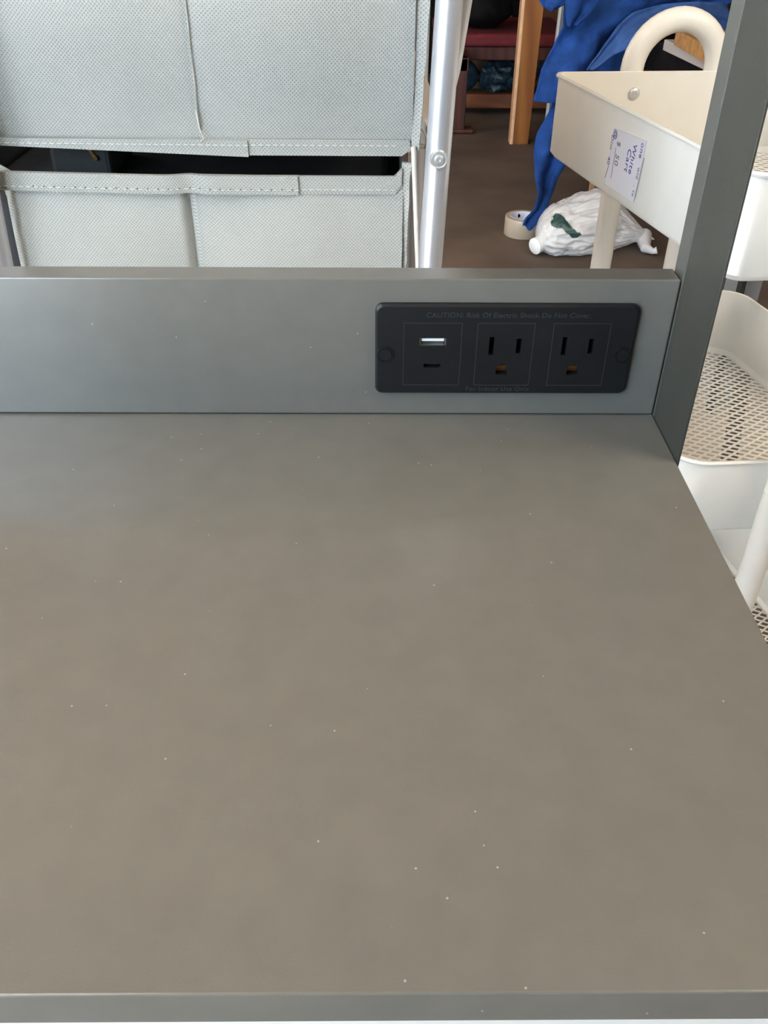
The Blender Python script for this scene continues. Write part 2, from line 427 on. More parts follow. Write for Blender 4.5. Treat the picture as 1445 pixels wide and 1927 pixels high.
# upper drawer
def ub(x): u = (x-BX0)/(BX1-BX0); return .7078 - .0012*min(1, u*1.5)
def uh(x): u = min(1, max(0, (x+.412)/.18)); return -(.0042+.0062*u)+(.004*max(0, (x+.118)/.006) if x > -.118 else 0)
ubin = thing('fabric_drawer', 'light grey fabric drawer of dimpled cloth, the upper of two, with folded hem underneath', 'fabric drawer', (-.26, .44, .69), 'fabric drawers in the folding rack')
flat = lambda x: 0
b = bin_mesh(BX0, -.1105, ub(-.2)-.0015, .95, YF, YF+.27, -.2655, None, lambda x: ub(x)-ub(-.2), .005, wrap=.412)
o = obj('front_and_sides', b, M['fab'], ubin, smooth=True)
b = bmesh.new(); hem(b, lambda x: YF, BX0, -.2305, uh, .0010, -.0044, zf=lambda x: ub(x)+.001, th=.004)
hem(b, lambda x: YF, -.2310, -.1120, lambda x: uh(x)+.0008, .0016, -.0030, zf=lambda x: ub(x)+.001, th=.003)
obj('hem', b, M['fab'], ubin, smooth=True)
stitches(ubin, BX0+.01, BX1-.005, lambda x: ub(x)-.0012, lambda x: YF-.0046 if x < -.2305 else YF-.0032, 60)
b = bmesh.new()
pr = [(-.2648+.0003*math.sin(z*170), YF-.0012, z) for z in [ub(-.264)+.003+.006*k for k in range(36)]]
tube(b, pr, .0006, 6); obj('seam', b, M['fab'], ubin)
b = bmesh.new(); tube(b, [(-.2655, YF-.003, ub(-.264)+.022), (-.2640, YF-.0048, ub(-.264)+.010), (-.2618, YF-.0052, ub(-.264)+.003), (-.2640, YF-.005, ub(-.264)+.0015)], .0005, 6); obj('loose_thread', b, M['thread'], ubin)
def binding(parent, x0t, x1t, z1, x0b, x1b, z0, y):
    b = bmesh.new(); n = 40; r = []
    for k in range(n+1):
        v = k/n; z = z0+(z1-z0)*v; xa = x0b+(x0t-x0b)*v + .0008*noise.noise(Vector((1, 2, z*60))); xb = x1b+(x1t-x1b)*v + .0012*noise.noise(Vector((4, 2, z*70)))
        r.append([b.verts.new((xa, y, z)), b.verts.new((xb, y-.001, z)), b.verts.new((xb+.0004, y+.002, z)), b.verts.new((xa, y+.004, z))])
    for p, q in zip(r, r[1:]):
        for k in range(4): b.faces.new((p[k], p[(k+1) % 4], q[(k+1) % 4], q[k]))
    b.faces.new(r[0]); b.faces.new(r[-1][::-1])
    o = obj('side_binding', b, M['binding'], parent); o['label'] = 'pale coarse binding along the right edge'
binding(ubin, -.1050, -.0945, .95, -.1112, -.1052, .7020, YF-.002)
# lower drawer
def lt(x): u = (x-BX0)/(BX1-BX0); return .6862-.0030*min(1, u*2.2) + (.0075*max(0, (x+.123)/.0065) if x > -.123 else 0) - 0
lbin = thing('fabric_drawer', 'light grey fabric drawer of dimpled cloth, the lower of two, open top rim stitched', 'fabric drawer', (-.26, .44, .42), 'fabric drawers in the folding rack')
b = bin_mesh(BX0+.004, -.1165, .44, .683, YF, YF+.27, -.2745, lambda x: lt(x)-.683, None, .007, wrap=.408)
for v in b.verts:
    if v.co.y < YF+.01 and v.co.x > -.274 and v.co.x < -.2: v.co.y += .0025*(1-(v.co.x+.274)/.074)
    if v.co.y < YF+.01 and v.co.z < .675: v.co.y += .0065*max(0, 1-abs(v.co.x+.2785)/.0060)
o = obj('front_and_sides', b, M['fab'], lbin, smooth=True)
b = bmesh.new()
hem(b, lambda x: YF-.0050+.004*max(0, 1-abs(x+.276)/.015), BX0+.006, -.1950, -.0125, .0008, -.001, zf=lt, th=.004)
hem(b, lambda x: YF-.0030, -.1955, -.1175, -.0125, .0004, -.001, zf=lt, th=.003)
obj('hem', b, M['fab'], lbin, smooth=True)
hy = lambda x: (YF-.0063+.004*max(0, 1-abs(x+.276)/.015)) if x < -.195 else YF-.0043
stitches(lbin, BX0+.012, BX1-.005, lambda x: lt(x)-.0092, hy, 58)
b = bmesh.new()
for i in range(26):
    x = -.392+i*.0077; bar(b, (x-.0005, hy(x)-.0003, lt(x)-.0088), (x+.0005, hy(x)-.0003, lt(x)-.0088), .0008, .0006)
obj('needle_holes', b, M['threadhole'], lbin)
binding(lbin, -.1178, -.1112, .6930, -.1184, -.1135, .60, YF-.002)
# inside of the lower drawer
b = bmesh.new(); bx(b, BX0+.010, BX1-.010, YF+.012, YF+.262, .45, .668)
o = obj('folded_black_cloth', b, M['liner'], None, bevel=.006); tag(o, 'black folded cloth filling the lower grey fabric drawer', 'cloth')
pch = thing('zip_pouch', 'dark grey pouch with a brass zip pull lying in the lower fabric drawer', 'pouch', (-.35, .35, .672))
b = bmesh.new(); bx(b, -.392, -.345, YF+.040, YF+.12, .6685, .6925); obj('pouch_body', b, mat('charcoal_cloth', (.045, .05, .05), .8, noise_amt=.2), pch, bevel=.004)
b = bmesh.new(); bar(b, (-.3595, YF+.0385, .6915), (-.3555, YF+.0385, .6835), .0022, .0010, (0, 1, 0)); bar(b, (-.3562, YF+.0375, .6865), (-.3552, YF+.0375, .6835), .0032, .0016, (0, 1, 0))
obj('zip_pull', b, M['brass'], pch)

# the rack itself
rk = thing('folding_rack', 'silver tube rack with cream wire frame holding the two grey fabric drawers', 'storage rack', (-.26, .44, 0))
def line(p0, z0, p1, z1, z):
    v = (z-z0)/(z1-z0); return Vector(p0).lerp(Vector(p1), v)
TA0, TA1 = (-.0945, .288, .6178), (-.0888, .288, .7987)
ext = lambda z: Vector(TA0)+(Vector(TA1)-Vector(TA0))*((z-.6178)/(.7987-.6178))
bm = bmesh.new(); tube(bm, [ext(0), ext(.98)], .0092, 28); obj('front_tube', bm, M['chrome'], rk, smooth=True)
bm = bmesh.new(); e2 = lambda z: Vector((-.0800+(z-.80)*.13, .308, z)); tube(bm, [ext(0)+Vector((.0005, .021, 0)), ext(.60)+Vector((.0005, .021, 0)), ext(.735)+Vector((.0008, .021, 0)), e2(.755), e2(.80), e2(.98)], .0088, 24); obj('crossing_tube', bm, M['chrome'], rk, smooth=True)
bm = bmesh.new(); e3 = lambda z: Vector((-.4274+(z-.6178)*.059, .284, z)); tube(bm, [e3(0), e3(.98)], .0092, 28); obj('front_tube', bm, M['chrome'], rk, smooth=True)
for x in (-.093, -.437):
    bm = bmesh.new(); tube(bm, [(x, .60, 0), (x, .60, .98)], .0092, 20); obj('rear_tube', bm, M['chrome'], rk, smooth=True)
bc = ext(.7008)
bm = bmesh.new(); vs = lathe(bm, [(.0001, -.0126), (.0012, -.0132), (.0024, -.0130), (.0030, -.0118), (.0034, -.0108), (.0050, -.0108), (.0058, -.0116), (.0062, -.0108), (.0064, -.0092), (.0064, -.006)], 28, 'Y')
bmesh.ops.translate(bm, vec=bc, verts=vs); obj('pivot_bolt', bm, M['bolt'], rk, smooth=True)
bm = bmesh.new()
w0, w1 = at(778, 276, 'Y', .296), at(786, 500, 'Y', .296); tube(bm, [w0, w1, w1+(w1-w0)*3], .0019, 10); obj('cream_upright_wire', bm, M['cream_rod'], rk, smooth=True)
bm = bmesh.new(); tube(bm, [(-.1130, .322, .6955), (-.1090, .322, .6985), (-.1040, .322, .6992), (-.0990, .322, .6985), (-.0960, .300, .6985)], .0018, 10); obj('wire_hook', bm, M['cream_rod'], rk, smooth=True)
bm = bmesh.new(); bar(bm, (-.1120, .36, .7560), (-.0890, .36, .7020), .0125, .003, (0, 1, 0)); obj('cream_brace', bm, M['cream_rod'], rk)
bm = bmesh.new(); tube(bm, [(-.1090, .35, .7190), (-.0965, .345, .6985)], .0008, 6); obj('thin_wire', bm, M['bolt'], rk)
for z in (.436, .688):
    bm = bmesh.new()
    for x in (-.452, -.1085): tube(bm, [(x, .335, z), (x, .60, z)], .002, 8)
    tube(bm, [(-.437, .60, z), (-.093, .60, z)], .002, 8)
    obj('wire_runner', bm, M['cream_rod'], rk)

# ---------------------------------------------------------------- cream cart
FL = Vector((.0595, .675, 0)); a = math.radians(12.2)
sv = Vector((math.sin(a), -math.cos(a), 0))*.395; ev = Vector((math.cos(.07), math.sin(.07), 0))*.272
cart = thing('utility_cart', 'cream metal three-tier rolling cart with mesh trays and a handwritten note', 'cart', FL+sv*.5+ev*.5)
cart.location.z = 0
def cp(s, e, z): v = FL+sv*s+ev*e; return Vector((v.x, v.y, z))
def outline(z, inset, rad, n=6):
    """rounded outline of a tray; inset in metres"""
    si, ei = inset/sv.length, inset/ev.length; rs, re = rad/sv.length, rad/ev.length
    pts = []
    for cs, ce, sa in ((0, 0, 180), (1, 0, 90), (1, 1, 0), (0, 1, 270)):
        ccs = (si+rs) if cs == 0 else (1-si-rs); cce = (ei+re) if ce == 0 else (1-ei-re)
        for k in range(n+1):
            an = math.radians(sa-90*k/n) + 0
            # s grows towards the viewer, e to the right
            pts.append((ccs, cce, an))
    out = []
    i = 0
    for cs, ce, a0 in ((0, 0, 0), (1, 0, 90), (1, 1, 180), (0, 1, 270)):
        for k in range(n+1):
            an = math.radians(a0+90*k/n); ccs, cce = pts[i][0], pts[i][1]; i += 1
            out.append(cp(ccs - rs*math.cos(an), cce - re*math.sin(an), z) if True else None)
    return out
def tray(name, zr, zf, rad):
    b = bmesh.new()
    prof = [(.004, zf+.0006), (.0, zf+.006), (.0, zr-.004), (-.0016, zr-.0038), (-.0022, zr-.002), (-.0010, zr), (.0015, zr-.0005), (.0018, zr-.004), (.0014, zf+.006), (.0052, zf+.0016)]
    rings = [[b.verts.new(p) for p in outline(z, i, rad)] for i, z in prof]
    for p, q in zip(rings, rings[1:]):
        for k in range(len(p)): b.faces.new((p[k], p[(k+1) % len(p)], q[(k+1) % len(p)], q[k]))
    # solid border of the floor
    inn = [b.verts.new(p) for p in outline(zf+.0016, .0075, max(.002, rad-.008))]
    inn2 = [b.verts.new(p) for p in outline(zf+.0006, .0075, max(.002, rad-.008))]
    n = len(inn)
    for k in range(n):
        b.faces.new((rings[-1][k], rings[-1][(k+1) % n], inn[(k+1) % n], inn[k]))
        b.faces.new((inn[k], inn[(k+1) % n], inn2[(k+1) % n], inn2[k]))
        b.faces.new((inn2[k], inn2[(k+1) % n], rings[0][(k+1) % n], rings[0][k]))
    tr = obj(name, b, M['cream'], cart, smooth=True)
    mb = bmesh.new(); Ls, Le = sv.length-.014, ev.length-.014; s0, e0 = .007, .007
    step = .0092; ang = MESH_A
    for sg in (1, -1):
        dx, dy = math.cos(ang)*sg, math.sin(ang)       # e, s
        nx_, ny_ = -dy, dx
        lim = int((Ls+Le)/step)+4
        for k in range(-lim, lim):
            off = k*step; ox, oy = nx_*off, ny_*off
            # clip the line to the rectangle 0..Le, 0..Ls
            t0, t1 = -9, 9; ok = True
            for o_, d_, L_ in ((ox, dx, Le), (oy, dy, Ls)):
                if abs(d_) < 1e-9: ok &= 0 < o_ < L_; continue
                a_, b_ = -o_/d_, (L_-o_)/d_
                if a_ > b_: a_, b_ = b_, a_
                t0, t1 = max(t0, a_), min(t1, b_)
            if not ok or t1-t0 < .004: continue
            pa = cp((s0+oy+dy*t0)/sv.length, (e0+ox+dx*t0)/ev.length, zf+.0011+(.0004 if sg > 0 else 0))
            pb = cp((s0+oy+dy*t1)/sv.length, (e0+ox+dx*t1)/ev.length, zf+.0011+(.0004 if sg > 0 else 0))
            bar(mb, pa, pb, .0024, .0010)
    obj('mesh_floor', mb, M['cream'], tr)
    return tr
MESH_A = math.radians(33)
tray('top_tray', .690, .604, .012)
tray('middle_tray', .434, .350, .028)
tray('bottom_tray', .170, .085, .028)
FR = (.335, .675)
def leg_at(s, off, e, nm='leg'):
    return FL+sv*s+ev*e+sv.normalized()*off
def endframe(s, off):
    bm = bmesh.new(); pts = []
    ea, eb = .335, .685
    A_, B_ = leg_at(s, off, ea), leg_at(s, off, eb); c = (A_+B_)/2; h = (B_-A_)/2; r = h.length
    zc = .690
    for z in (.040, .3, .5, zc): pts.append(Vector((A_.x, A_.y, z)))
    for k in range(1, 20):
        an = math.pi*(1-k/20); pts.append(Vector((c.x, c.y, zc))+h*math.cos(an)+Vector((0, 0, r*math.sin(an)*1.02)))
    for z in (zc, .5, .3, .040): pts.append(Vector((B_.x, B_.y, z)))
    tube(bm, pts, .0125, 28); o = obj('handle_frame', bm, M['cream'], cart, smooth=True)
    for e in (ea, eb):
        p = leg_at(s, off, e)
        b2 = bmesh.new()
        for z in (.405,): 
            vs = lathe(b2, [(.0126, z-.0012), (.0131, z-.0008), (.0131, z+.0008), (.0126, z+.0012)], 28)
            bmesh.ops.translate(b2, vec=(p.x, p.y, 0), verts=vs)
        obj('joint_ring', b2, M['cream'], o, smooth=True)
        b3 = bmesh.new(); vs = lathe(b3, [(.0001, -.009), (.019, -.009), (.022, -.005), (.022, .005), (.019, .009), (.0001, .009)], 26, 'X')
        bmesh.ops.translate(b3, vec=(p.x, p.y, .0258), verts=vs); cs = obj('caster', b3, mat('black_rubber', (.02, .02, .02), .6), cart, smooth=True)
        b4 = bmesh.new(); bx(b4, p.x-.013, p.x-.0105, p.y-.010, p.y+.010, .022, .050); bx(b4, p.x+.0105, p.x+.013, p.y-.010, p.y+.010, .022, .050); bx(b4, p.x-.013, p.x+.013, p.y-.010, p.y+.010, .044, .050)
        obj('caster_fork', b4, M['bolt'], cs)
        # bolt heads on the tray walls' inner face
        for z in (.668, .395, .130) if (s > 0 or e < .5) else ():
            b5 = bmesh.new(); sgn = -1 if s == 0 else 1
            q = FL+sv*s+ev*e - sv.normalized()*(.0020*(1 if s > 0 else -1))
            vs = lathe(b5, [(.0062, 0), (.0062, .0008*sgn), (.0055, .0018*sgn), (.0036, .0026*sgn), (.0015, .0028*sgn), (.0012, .0020*sgn), (.0001, .0020*sgn)], 24, 'Y')
            bmesh.ops.rotate(b5, cent=(0, 0, 0), matrix=Matrix.Rotation(a, 3, 'Z'), verts=vs)
            bmesh.ops.translate(b5, vec=(q.x, q.y, z), verts=vs); obj('bolt_head', b5, M['bolt'], cart, smooth=True)
endframe(0, -.0130); endframe(1, .0130)

# note taped on the long left side
svn = sv.normalized(); nrm = Vector((-math.cos(a), -math.sin(a), 0))
def side_pt(px, py):
    d = AF + AX*(px-W/2)/F - AY*(py-H/2)/F
    p0 = FL+nrm*.0004; return CAM+d*((p0-CAM).dot(nrm)/d.dot(nrm))
npts = [side_pt(*p) for p in ((1156, 241), (1217, 266), (1192, 381), (1138, 345))]
bm = bmesh.new(); extrude_poly(bm, npts, nrm*.0003); note = obj('paper_note', bm, M['paper'], cart); note['label'] = 'handwritten white paper note'
Yd = ((npts[3]-npts[0])+(npts[2]-npts[1])).normalized()   # reading direction, down the picture
Zd = (npts[1]-npts[0]); Zd = (Zd-Yd*Zd.dot(Yd)).normalized()
def note_text(name, text, px, py, size, m, xs=1.0):
    c = side_pt(px, py)+nrm*.0006
    mx = Matrix((Yd, Zd, Yd.cross(Zd))).transposed().to_4x4(); mx.translation = c
    lettering(name, text, size, m, note, mx, .00006, 1.1, xs)
note_text('handwriting', 'one', 1208, 284, .0085, M['ink'])
note_text('handwriting', 'wid', 1201, 326, .007, M['ink2'])
note_text('handwriting', '. te', 1193, 360, .007, M['ink2'])
note_text('handwriting', 'White', 1191, 300, .0100, M['ink'])
note_text('handwriting', 'Cart', 1182, 302, .0105, M['ink'])
note_text('handwriting', '$', 1165, 271, .0095, M['ink2'])
note_text('handwriting', '50', 1161, 301, .0105, M['ink2'])
note_text('handwriting', '@', 1159, 253, .009, M['ink'])
note_text('handwriting', 'Dim', 1152, 268, .0075, M['ink2'])
note_text('handwriting', '40', 1146, 302, .0075, M['ink'])
for p, q in (((1160, 277), (1150, 335)), ((1146, 312), (1139, 334)), ((1213, 297), (1196, 372))):
    bm = bmesh.new(); bar(bm, side_pt(*p)+nrm*.0005, side_pt(*q)+nrm*.0005, .0006, .0002, nrm)
    obj('ruled_line', bm, M['ink2'], note)


# pale boards lying on the floor under the cart, a dark gap between them
def flr(px, py): v = at(px, py, 'Z', 0); return v
g0, g1 = flr(1392, 665), flr(1352, 880); h0, h1 = flr(1420, 665), flr(1385, 880)
for A_, B_, dx, lab in ((g0, g1, -.32, 'pale cream board lying on the floor under the left part of the cart'), (h0, h1, .40, 'pale cream board lying on the floor under the right part of the cart')):
    d = (A_-B_).normalized(); A2, B2 = A_+d*.02, B_-d*.10
    bm = bmesh.new(); extrude_poly(bm, [B2, A2, A2+Vector((dx, 0, 0)), B2+Vector((dx, 0, 0))], (0, 0, .003))
    tag(obj('cream_board', bm, M['tanboard'], None), lab, 'board', 'boards under the cart')

# ---------------------------------------------------------------- blue blanket
def ribbon(b, L, R, n=14, rip=.02, freq=5, seed=0, sub=5, per=1):
    """cloth between two edges; each edge a list of (px, py, y)"""
    def res(E):
        out = []
        for p, q in zip(E, E[1:]):
            for k in range(sub):
                t_ = k/sub; out.append([p[i]+(q[i]-p[i])*t_ for i in range(3)])
        out.append(E[-1]); return out
    L, R = res(L), res(R); rows = []
    for j, (l, r) in enumerate(zip(L, R)):
        A_, B_ = at(l[0], l[1], 'Y', l[2]), at(r[0], r[1], 'Y', r[2]); row = []
        for i in range(n+1):
            u = i/n; p = A_.lerp(B_, u)
            p.y += rip*math.sin(u*freq+j*.12+seed)*math.sin(math.pi*min(1, u*1.2+.05)) + rip*.7*noise.noise(p*11+Vector((seed, 0, 0)))+.012*noise.noise(p*27)+.005*noise.noise(p*60)
            p.z = max(p.z, .006); row.append(b.verts.new(p))
        rows.append(row)
    for p, q in zip(rows, rows[1:]):
        for k in range(n): b.faces.new((p[k], p[k+1], q[k+1], q[k]))
bb = thing('blue_blanket', 'rumpled royal blue fleece blanket hanging down behind the cream cart', 'blanket', (.5, 2.3, 0))
def cloth(name, L, R, mk='blue', **k):
    b = bmesh.new(); ribbon(b, L, R, **k); o = obj(name, b, M[mk], bb)
    for p in o.data.polygons: p.use_smooth = True
    s = o.modifiers.new('s', 'SOLIDIFY'); s.thickness = .006; s.offset = 0
    d = o.modifiers.new('d', 'SUBSURF'); d.levels = d.render_levels = 1
    return o
cloth('main_drape', [(1066, -40, 2.30), (1062, 0, 2.30), (1060, 50, 2.30), (1042, 90, 2.30), (1018, 130, 2.28), (1002, 192, 2.26)],
      [(1400, -40, 2.40), (1390, 0, 2.40), (1250, 50, 2.36), (1222, 75, 2.34), (1212, 110, 2.33), (1212, 192, 2.32)], n=48, rip=.035, freq=9)
cloth('tail', [(1043, 185, 2.32), (1030, 215, 2.30), (1010, 250, 2.28), (1003, 290, 2.26), (1005, 330, 2.22), (1011, 365, 2.16), (1003, 395, 2.10), (987, 412, 2.05), (984, 424, 2.04)],
      [(1150, 185, 2.36), (1130, 215, 2.35), (1100, 250, 2.34), (1072, 290, 2.30), (1052, 330, 2.26), (1040, 365, 2.20), (1030, 390, 2.13), (1012, 418, 2.07), (997, 432, 2.05)], n=20, rip=.03, freq=5, seed=2)
o = cloth('folded_flap', [(1103, 133, 2.24), (1128, 97, 2.24), (1160, 50, 2.24), (1190, 22, 2.24), (1250, 8, 2.24), (1310, 3, 2.24), (1372, 5, 2.26)],
      [(1116, 133, 2.22), (1150, 107, 2.21), (1198, 84, 2.20), (1240, 72, 2.20), (1285, 48, 2.20), (1322, 44, 2.21), (1372, 62, 2.22)], 'blue2', n=10, rip=.018, freq=6, seed=5)
o['label'] = 'paler folded-back flap'
cloth('upper_fold', [(1060, -40, 2.22), (1062, -10, 2.22), (1063, 30, 2.22), (1068, 50, 2.23)], [(1140, -40, 2.20), (1135, -10, 2.20), (1115, 20, 2.2), (1085, 48, 2.21)], n=8, rip=.02, seed=9)
cloth('hanging_corner', [(1008, -40, 2.25), (1013, 0, 2.25), (1020, 12, 2.25), (1033, 19, 2.25)], [(1085, -40, 2.22), (1076, 0, 2.22), (1062, 10, 2.22), (1042, 19, 2.24)], n=8, rip=.02, seed=7)

# low table that carries it, and framed pictures stacked on top
lt_ = thing('low_wooden_table', 'low table with orange-brown plank legs, mostly hidden behind cart and blanket', 'table', (.9, 2.7, 0))
bm = bmesh.new(); bx(bm, .50, 1.5, 2.42, 3.0, .40, .43); obj('tabletop', bm, M['dark'], lt_)
for x, y in ((.56, 2.47), (1.38, 2.47), (1.38, 2.9)):
    bm = bmesh.new(); bx(bm, x, x+.13, y, y+.06, 0, .40); obj('leg', bm, M['lwood'], lt_, bevel=.003)
bm = bmesh.new(); bx(bm, .545, .559, 2.455, 2.47, .02, .10); obj('corner_block', bm, M['edge'], lt_)
def flatbar(name, p, q, z, w, th, m, lab, cat, grp=None):
    A_, B_ = at(*p, 'Z', z), at(*q, 'Z', z); d = (B_-A_).normalized(); s = Vector((-d.y, d.x, 0))
    if s.y < 0: s = -s
    bm = bmesh.new(); extrude_poly(bm, [A_, B_, B_+s*w, A_+s*w], (0, 0, -th))
    return tag(obj(name, bm, M[m], None, bevel=.002), lab, cat, grp)
zb = .43
blk = flatbar('black_case', (1190, 62), (1420, 142), .500, .34, .07, 'dark', 'flat black case lying on the low table, seen through the cart handle', 'case')
flatbar('grey_board', (1250, 74), (1400, 142), .525, .30, .024, 'greystrip', 'thin grey board lying on the black case behind the cart handle', 'board')
fr = flatbar('picture_frame', (1272, 56), (1400, 124), .558, .26, .032, 'gold', 'gilt wooden picture frame lying flat on the grey board behind the cart handle', 'picture frame')

# ---------------------------------------------------------------- things on the floor
# roll of packing tape
tp = at(975, 452, 'Z', 0); tc = Vector((tp.x+.018, tp.y+.052, 0))
rl = thing('packing_tape_roll', 'roll of tan packing tape standing on its side on the brown floor', 'tape roll', tc)
rl['label'] = 'roll of tan packing tape lying flat on the brown floor beside the bag'
bm = bmesh.new(); vs = lathe(bm, [(.040, .001), (.0525, .001), (.0535, .003), (.0535, .052), (.0525, .054), (.040, .054)], 48, closed=True)
bmesh.ops.translate(bm, vec=tc, verts=vs); obj('tape', bm, M['tape'], rl, smooth=True)
bm = bmesh.new(); vs = lathe(bm, [(.0375, .001), (.0398, .001), (.0398, .0545), (.0375, .0545)], 48, closed=True)
bmesh.ops.translate(bm, vec=tc, verts=vs); cr = obj('cardboard_core', bm, M['core'], rl, smooth=True)
bm = bmesh.new(); vs = lathe(bm, [(.0001, 0), (.0055, 0)], 20, 'Y'); bmesh.ops.translate(bm, vec=tc+Vector((-.010, .0358, .042)), verts=vs)
obj('printed_mark', bm, M['ink'], cr)

# plastic bag with a jug in it
def blob(c, r, amp=.0, sc=3, sub=4, seed=0, floor=True):
    b = bmesh.new(); bmesh.ops.create_icosphere(b, subdivisions=sub, radius=1)
    for v in b.verts:
        n_ = noise.fractal(v.co*sc+Vector((seed, 0, 0)), 1, 2, 3)
        d = 1+amp*n_
        v.co = Vector((v.co.x*r[0]*d, v.co.y*r[1]*d, v.co.z*r[2]*d))+Vector(c)
        if floor: v.co.z = max(v.co.z, .003)
    return b
jg = thing('jug', 'white plastic jug with a round white cap lying inside the clear bag', 'jug', (.38, 2.10, 0))
b = bmesh.new()
q = Vector((.316, 2.00, .030)); ax = (Vector((.50, 2.14, .062))-q); ax.normalize()
st = [(0, .021), (.010, .022), (.03, .032), (.06, .044), (.09, .048), (.16, .049), (.20, .047), (.225, .038)]
tube(b, [q+ax*h for h, r in st], [r for h, r in st], 32)
for v in b.verts: v.co.z = max(v.co.z, .004)
obj('jug_body', b, M['jug'], jg, smooth=True)
b = bmesh.new()
tube(b, [q-ax*.018, q-ax*.016, q+ax*.0], [.020, .0225, .0225], 28)
for v in b.verts: v.co.z = max(v.co.z, .004)
obj('cap', b, M['cap'], jg, smooth=True)
bg_ = thing('plastic_bag', 'thin translucent white plastic bag on the floor behind the cart leg, jug inside', 'plastic bag', (.50, 2.12, 0))
b = bmesh.new(); bmesh.ops.create_icosphere(b, subdivisions=6, radius=1)
for v in b.verts:
    c = v.co.copy(); n_ = noise.fractal(c*2.2, 1, 2, 4)
    rdg = abs(noise.noise(Vector((c.x*2.2, c.y*5, c.z*7))+Vector((3, 1, 0)))); rd2 = abs(noise.noise(c*9))
    d = 1+.10*n_-.16*rdg-.05*rd2
    x = c.x; taper = 1 if x < .1 else max(.10, 1-(x-.1)*.98)
    zc = .068-.045*max(0, x)**1.3
    bl = 1+.32*max(0, -x)**2.5
    v.co = Vector((.490+x*(.180 if x < 0 else .165), 2.085+c.y*.122*d*taper*bl-.02*max(0, x)-.055*max(0, -x), zc-.018*max(0, -x)+c.z*.084*d*taper*bl))
    v.co.z = max(v.co.z, .0022)
for f in b.faces:
    c = f.calc_center_median(); u = (c.x-.378)/.038; w_ = (c.z-.088+(c.x-.378)*.25-.008*math.sin(c.x*90))/.013
    if c.y < 2.09 and u*u+w_*w_ < 1: f.material_index = 1
o = obj('bag_film', b, M['bag'], bg_); o.data.materials.append(M['leaf'])
for p in o.data.polygons: p.use_smooth = True
b = bmesh.new(); K = at(1228, 474, 'Z', .012)
tube(b, [Vector((.625, 2.075, .028)), K+Vector((-.020, .006, .008)), K+Vector((0, 0, .002)), K+Vector((.010, -.003, .006))], [.024, .014, .008, .010], 14)
for v in b.verts: v.co.z = max(v.co.z, .003)
obj('knotted_end', b, M['bag'], bg_, smooth=True)

# ---------------------------------------------------------------- background furniture
wt = thing('wooden_table', 'tall orange-brown wooden table whose square leg stands left of the blue blanket', 'table', (.9, 3.4, 0))
q = at(976, 272, 'Z', 0)
def wleg(x, y, w=.060, dpt=.055, lean=0):
    bm = bmesh.new(); extrude_poly(bm, [(x, y, 0), (x+w, y, 0), (x+w+.012, y, .72), (x-.002, y, .72)], (0, dpt, 0)); g = obj('leg', bm, M['lwood'], wt, bevel=.002)
    return g
g = wleg(q.x-.024, q.y)
bm = bmesh.new(); extrude_poly(bm, [(q.x-.035, q.y+.004, 0), (q.x-.0245, q.y, 0), (q.x-.0265, q.y, .72), (q.x-.037, q.y+.004, .72)], (0, .05, 0)); o = obj('leg_edge', bm, M['edge'], g); o['label'] = 'pale left edge of the leg'  # narrow left face, paler than the front
wleg(1.9, q.y); wleg(1.9, q.y+.8)
bm = bmesh.new(); bx(bm, q.x-.06, 2.0, q.y-.04, q.y+.9, .72, .75); obj('tabletop', bm, M['lwood'], wt, bevel=.004)

# red-brown bench with a red cushion
bn = thing('bench', 'low dark red-brown wooden bench in the shade beyond the rack', 'bench', (.4, 3.75, 0))
bm = bmesh.new(); bx(bm, .12, .66, 3.62, 4.1, .225, .275); obj('seat_frame', bm, M['rwood'], bn, bevel=.004)
bm = bmesh.new(); bx(bm, .12, .66, 3.68, 3.72, .03, .085); obj('bottom_rail', bm, M['owood'], bn, bevel=.003)
q2 = at(862, 252, 'Z', 0)
for x, y in ((q2.x-.02, q2.y), (.62, 3.9), (.12, 4.05)):
    bm = bmesh.new(); bx(bm, x, x+.045, y, y+.045, .0, .275); lg = obj('leg', bm, M['rwood'], bn, bevel=.004)
bm = bmesh.new(); bx(bm, q2.x-.03, q2.x+.06, q2.y-.01, q2.y+.06, .0, .018); obj('foot', bm, M['rwood'], bn, bevel=.006)
bm = bmesh.new(); bx(bm, q2.x-.02, q2.x+.025, q2.y, 3.65, .23, .275); obj('side_rail', bm, M['rwood'], bn)
bm = bmesh.new(); bx(bm, .12, .66, 3.60, 4.1, .277, .325)
tag(obj('seat_cushion', bm, M['red'], None, bevel=.012, seg=3), 'flat red cushion lying on the dark red-brown bench', 'cushion')
bm = blob((.30, 3.74, .408), (.13, .12, .08), .15, 2, 3, 4, False); tag(obj('dark_bundle', bm, M['dark'], None, smooth=True), 'near-black bundle lying on the red cushion', 'bundle')
# cardboard box and dark blue bags below and behind the bench
bm = bmesh.new(); bx(bm, .18, .50, 4.25, 4.45, 0, .33); tag(obj('cardboard_box', bm, M['tan'], None, bevel=.002), 'tan cardboard box standing behind the bench', 'box')
bm = blob((.262, 3.96, .110), (.066, .05, .068), .04, 2, 4, 1, False); tag(obj('blue_bucket', bm, M['teal'], None, smooth=True), 'round dark blue bundle under the left of the bench', 'bundle')
bm = blob((.425, 4.00, .100), (.085, .07, .072), .30, 3, 4, 5, True); tag(obj('blue_bag', bm, M['teal'], None, smooth=True), 'crumpled dark blue plastic bag under the middle of the bench', 'bag')
bm = blob((.60, 4.30, .13), (.08, .07, .11), .3, 3, 4, 8, True); tag(obj('blue_bag', bm, M['teal'], None, smooth=True), 'taller dark blue plastic bag behind the bench, right of the orange-brown table leg', 'bag')
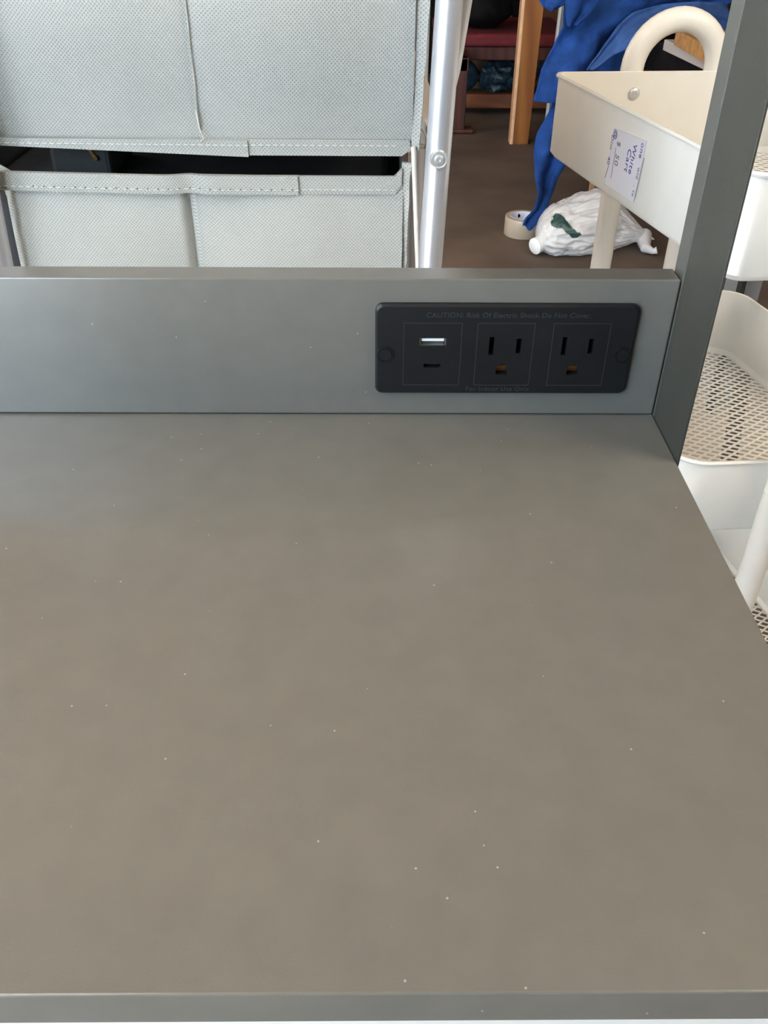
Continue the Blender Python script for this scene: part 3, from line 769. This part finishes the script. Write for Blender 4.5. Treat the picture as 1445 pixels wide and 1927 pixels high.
# dark cabinet at the back
cb = thing('cabinet', 'large near-black cabinet against the back wall', 'cabinet', (.3, 4.7, 0))
bm = bmesh.new(); bx(bm, -.6, 1.1, 4.62, 4.98, .0, 1.7); obj('carcass', bm, M['dark'], cb, bevel=.004)
bm = bmesh.new(); bx(bm, .60, 1.1, 4.60, 4.618, .05, 1.6); obj('door', bm, M['rwood'], cb, bevel=.003)
bm = bmesh.new(); bx(bm, .56, .95, 4.3, 4.34, .24, .75); tag(obj('wood_panel', bm, M['owood'], None, bevel=.002), 'red-brown wooden panel standing upright beyond the aluminium leg', 'panel')
for _o in list(COL.objects):
    if _o.name.startswith('wood_panel'):
        for v in _o.data.vertices:
            if v.co.z < .3: v.co.z = 0
# aluminium trestle
al = thing('aluminium_stand', 'square aluminium leg of a stand, half hidden by the blue blanket', 'stand', (.5, 2.95, 0))
A_ = at(1028, 235, 'Y', 2.9); B_ = at(1060, -20, 'Y', 2.9); A_.z, dz = A_.z, 0
d_ = (B_-A_)/(B_.z-A_.z); lo = A_-d_*A_.z; hi = A_+d_*(.8-A_.z)
bm = bmesh.new(); extrude_poly(bm, [lo, lo+Vector((.026, 0, 0)), hi+Vector((.026, 0, 0)), hi], (0, .02, 0)); lg = obj('leg', bm, M['alu'], al)
bm = bmesh.new(); extrude_poly(bm, [lo+Vector((-.004, -.001, 0)), lo+Vector((.002, -.001, 0)), hi+Vector((.002, -.001, 0)), hi+Vector((-.004, -.001, 0))], (0, .02, 0)); obj('bright_edge', bm, M['alu2'], lg)
bm = bmesh.new(); bar(bm, at(1015, 140, 'Y', 3.4), at(1060, 175, 'Y', 3.4), .02, .01, (0, 1, 0)); 
bpy.data.objects.remove(obj('tmp', bm, M['alu']))
bm = bmesh.new(); bx(bm, hi.x-.03, 1.3, 2.88, 2.94, .8, .82); obj('top_rail', bm, M['alu'], al)
bm = bmesh.new(); bx(bm, 1.25, 1.276, 2.9, 2.92, 0, .8); obj('leg', bm, M['alu'], al)

# seen between the cart's top and middle trays
bm = bmesh.new(); p = at(1399, 560, 'Y', 1.15); p2 = at(1428, 560, 'Y', 1.15)
bx(bm, p.x, p2.x, 1.15, 1.25, 0, .35); tag(obj('grey_box', bm, M['gblue'], None, bevel=.003), 'grey-blue upright box seen between the top and middle trays', 'box')
bm = bmesh.new(); p = at(1390, 560, 'Y', 1.12); p2 = at(1398, 560, 'Y', 1.12)
bx(bm, p.x, p2.x, 1.12, 1.14, 0, .36); tag(obj('black_post', bm, M['liner'], None), 'thin black post left of the grey-blue box, beyond the cart', 'post')
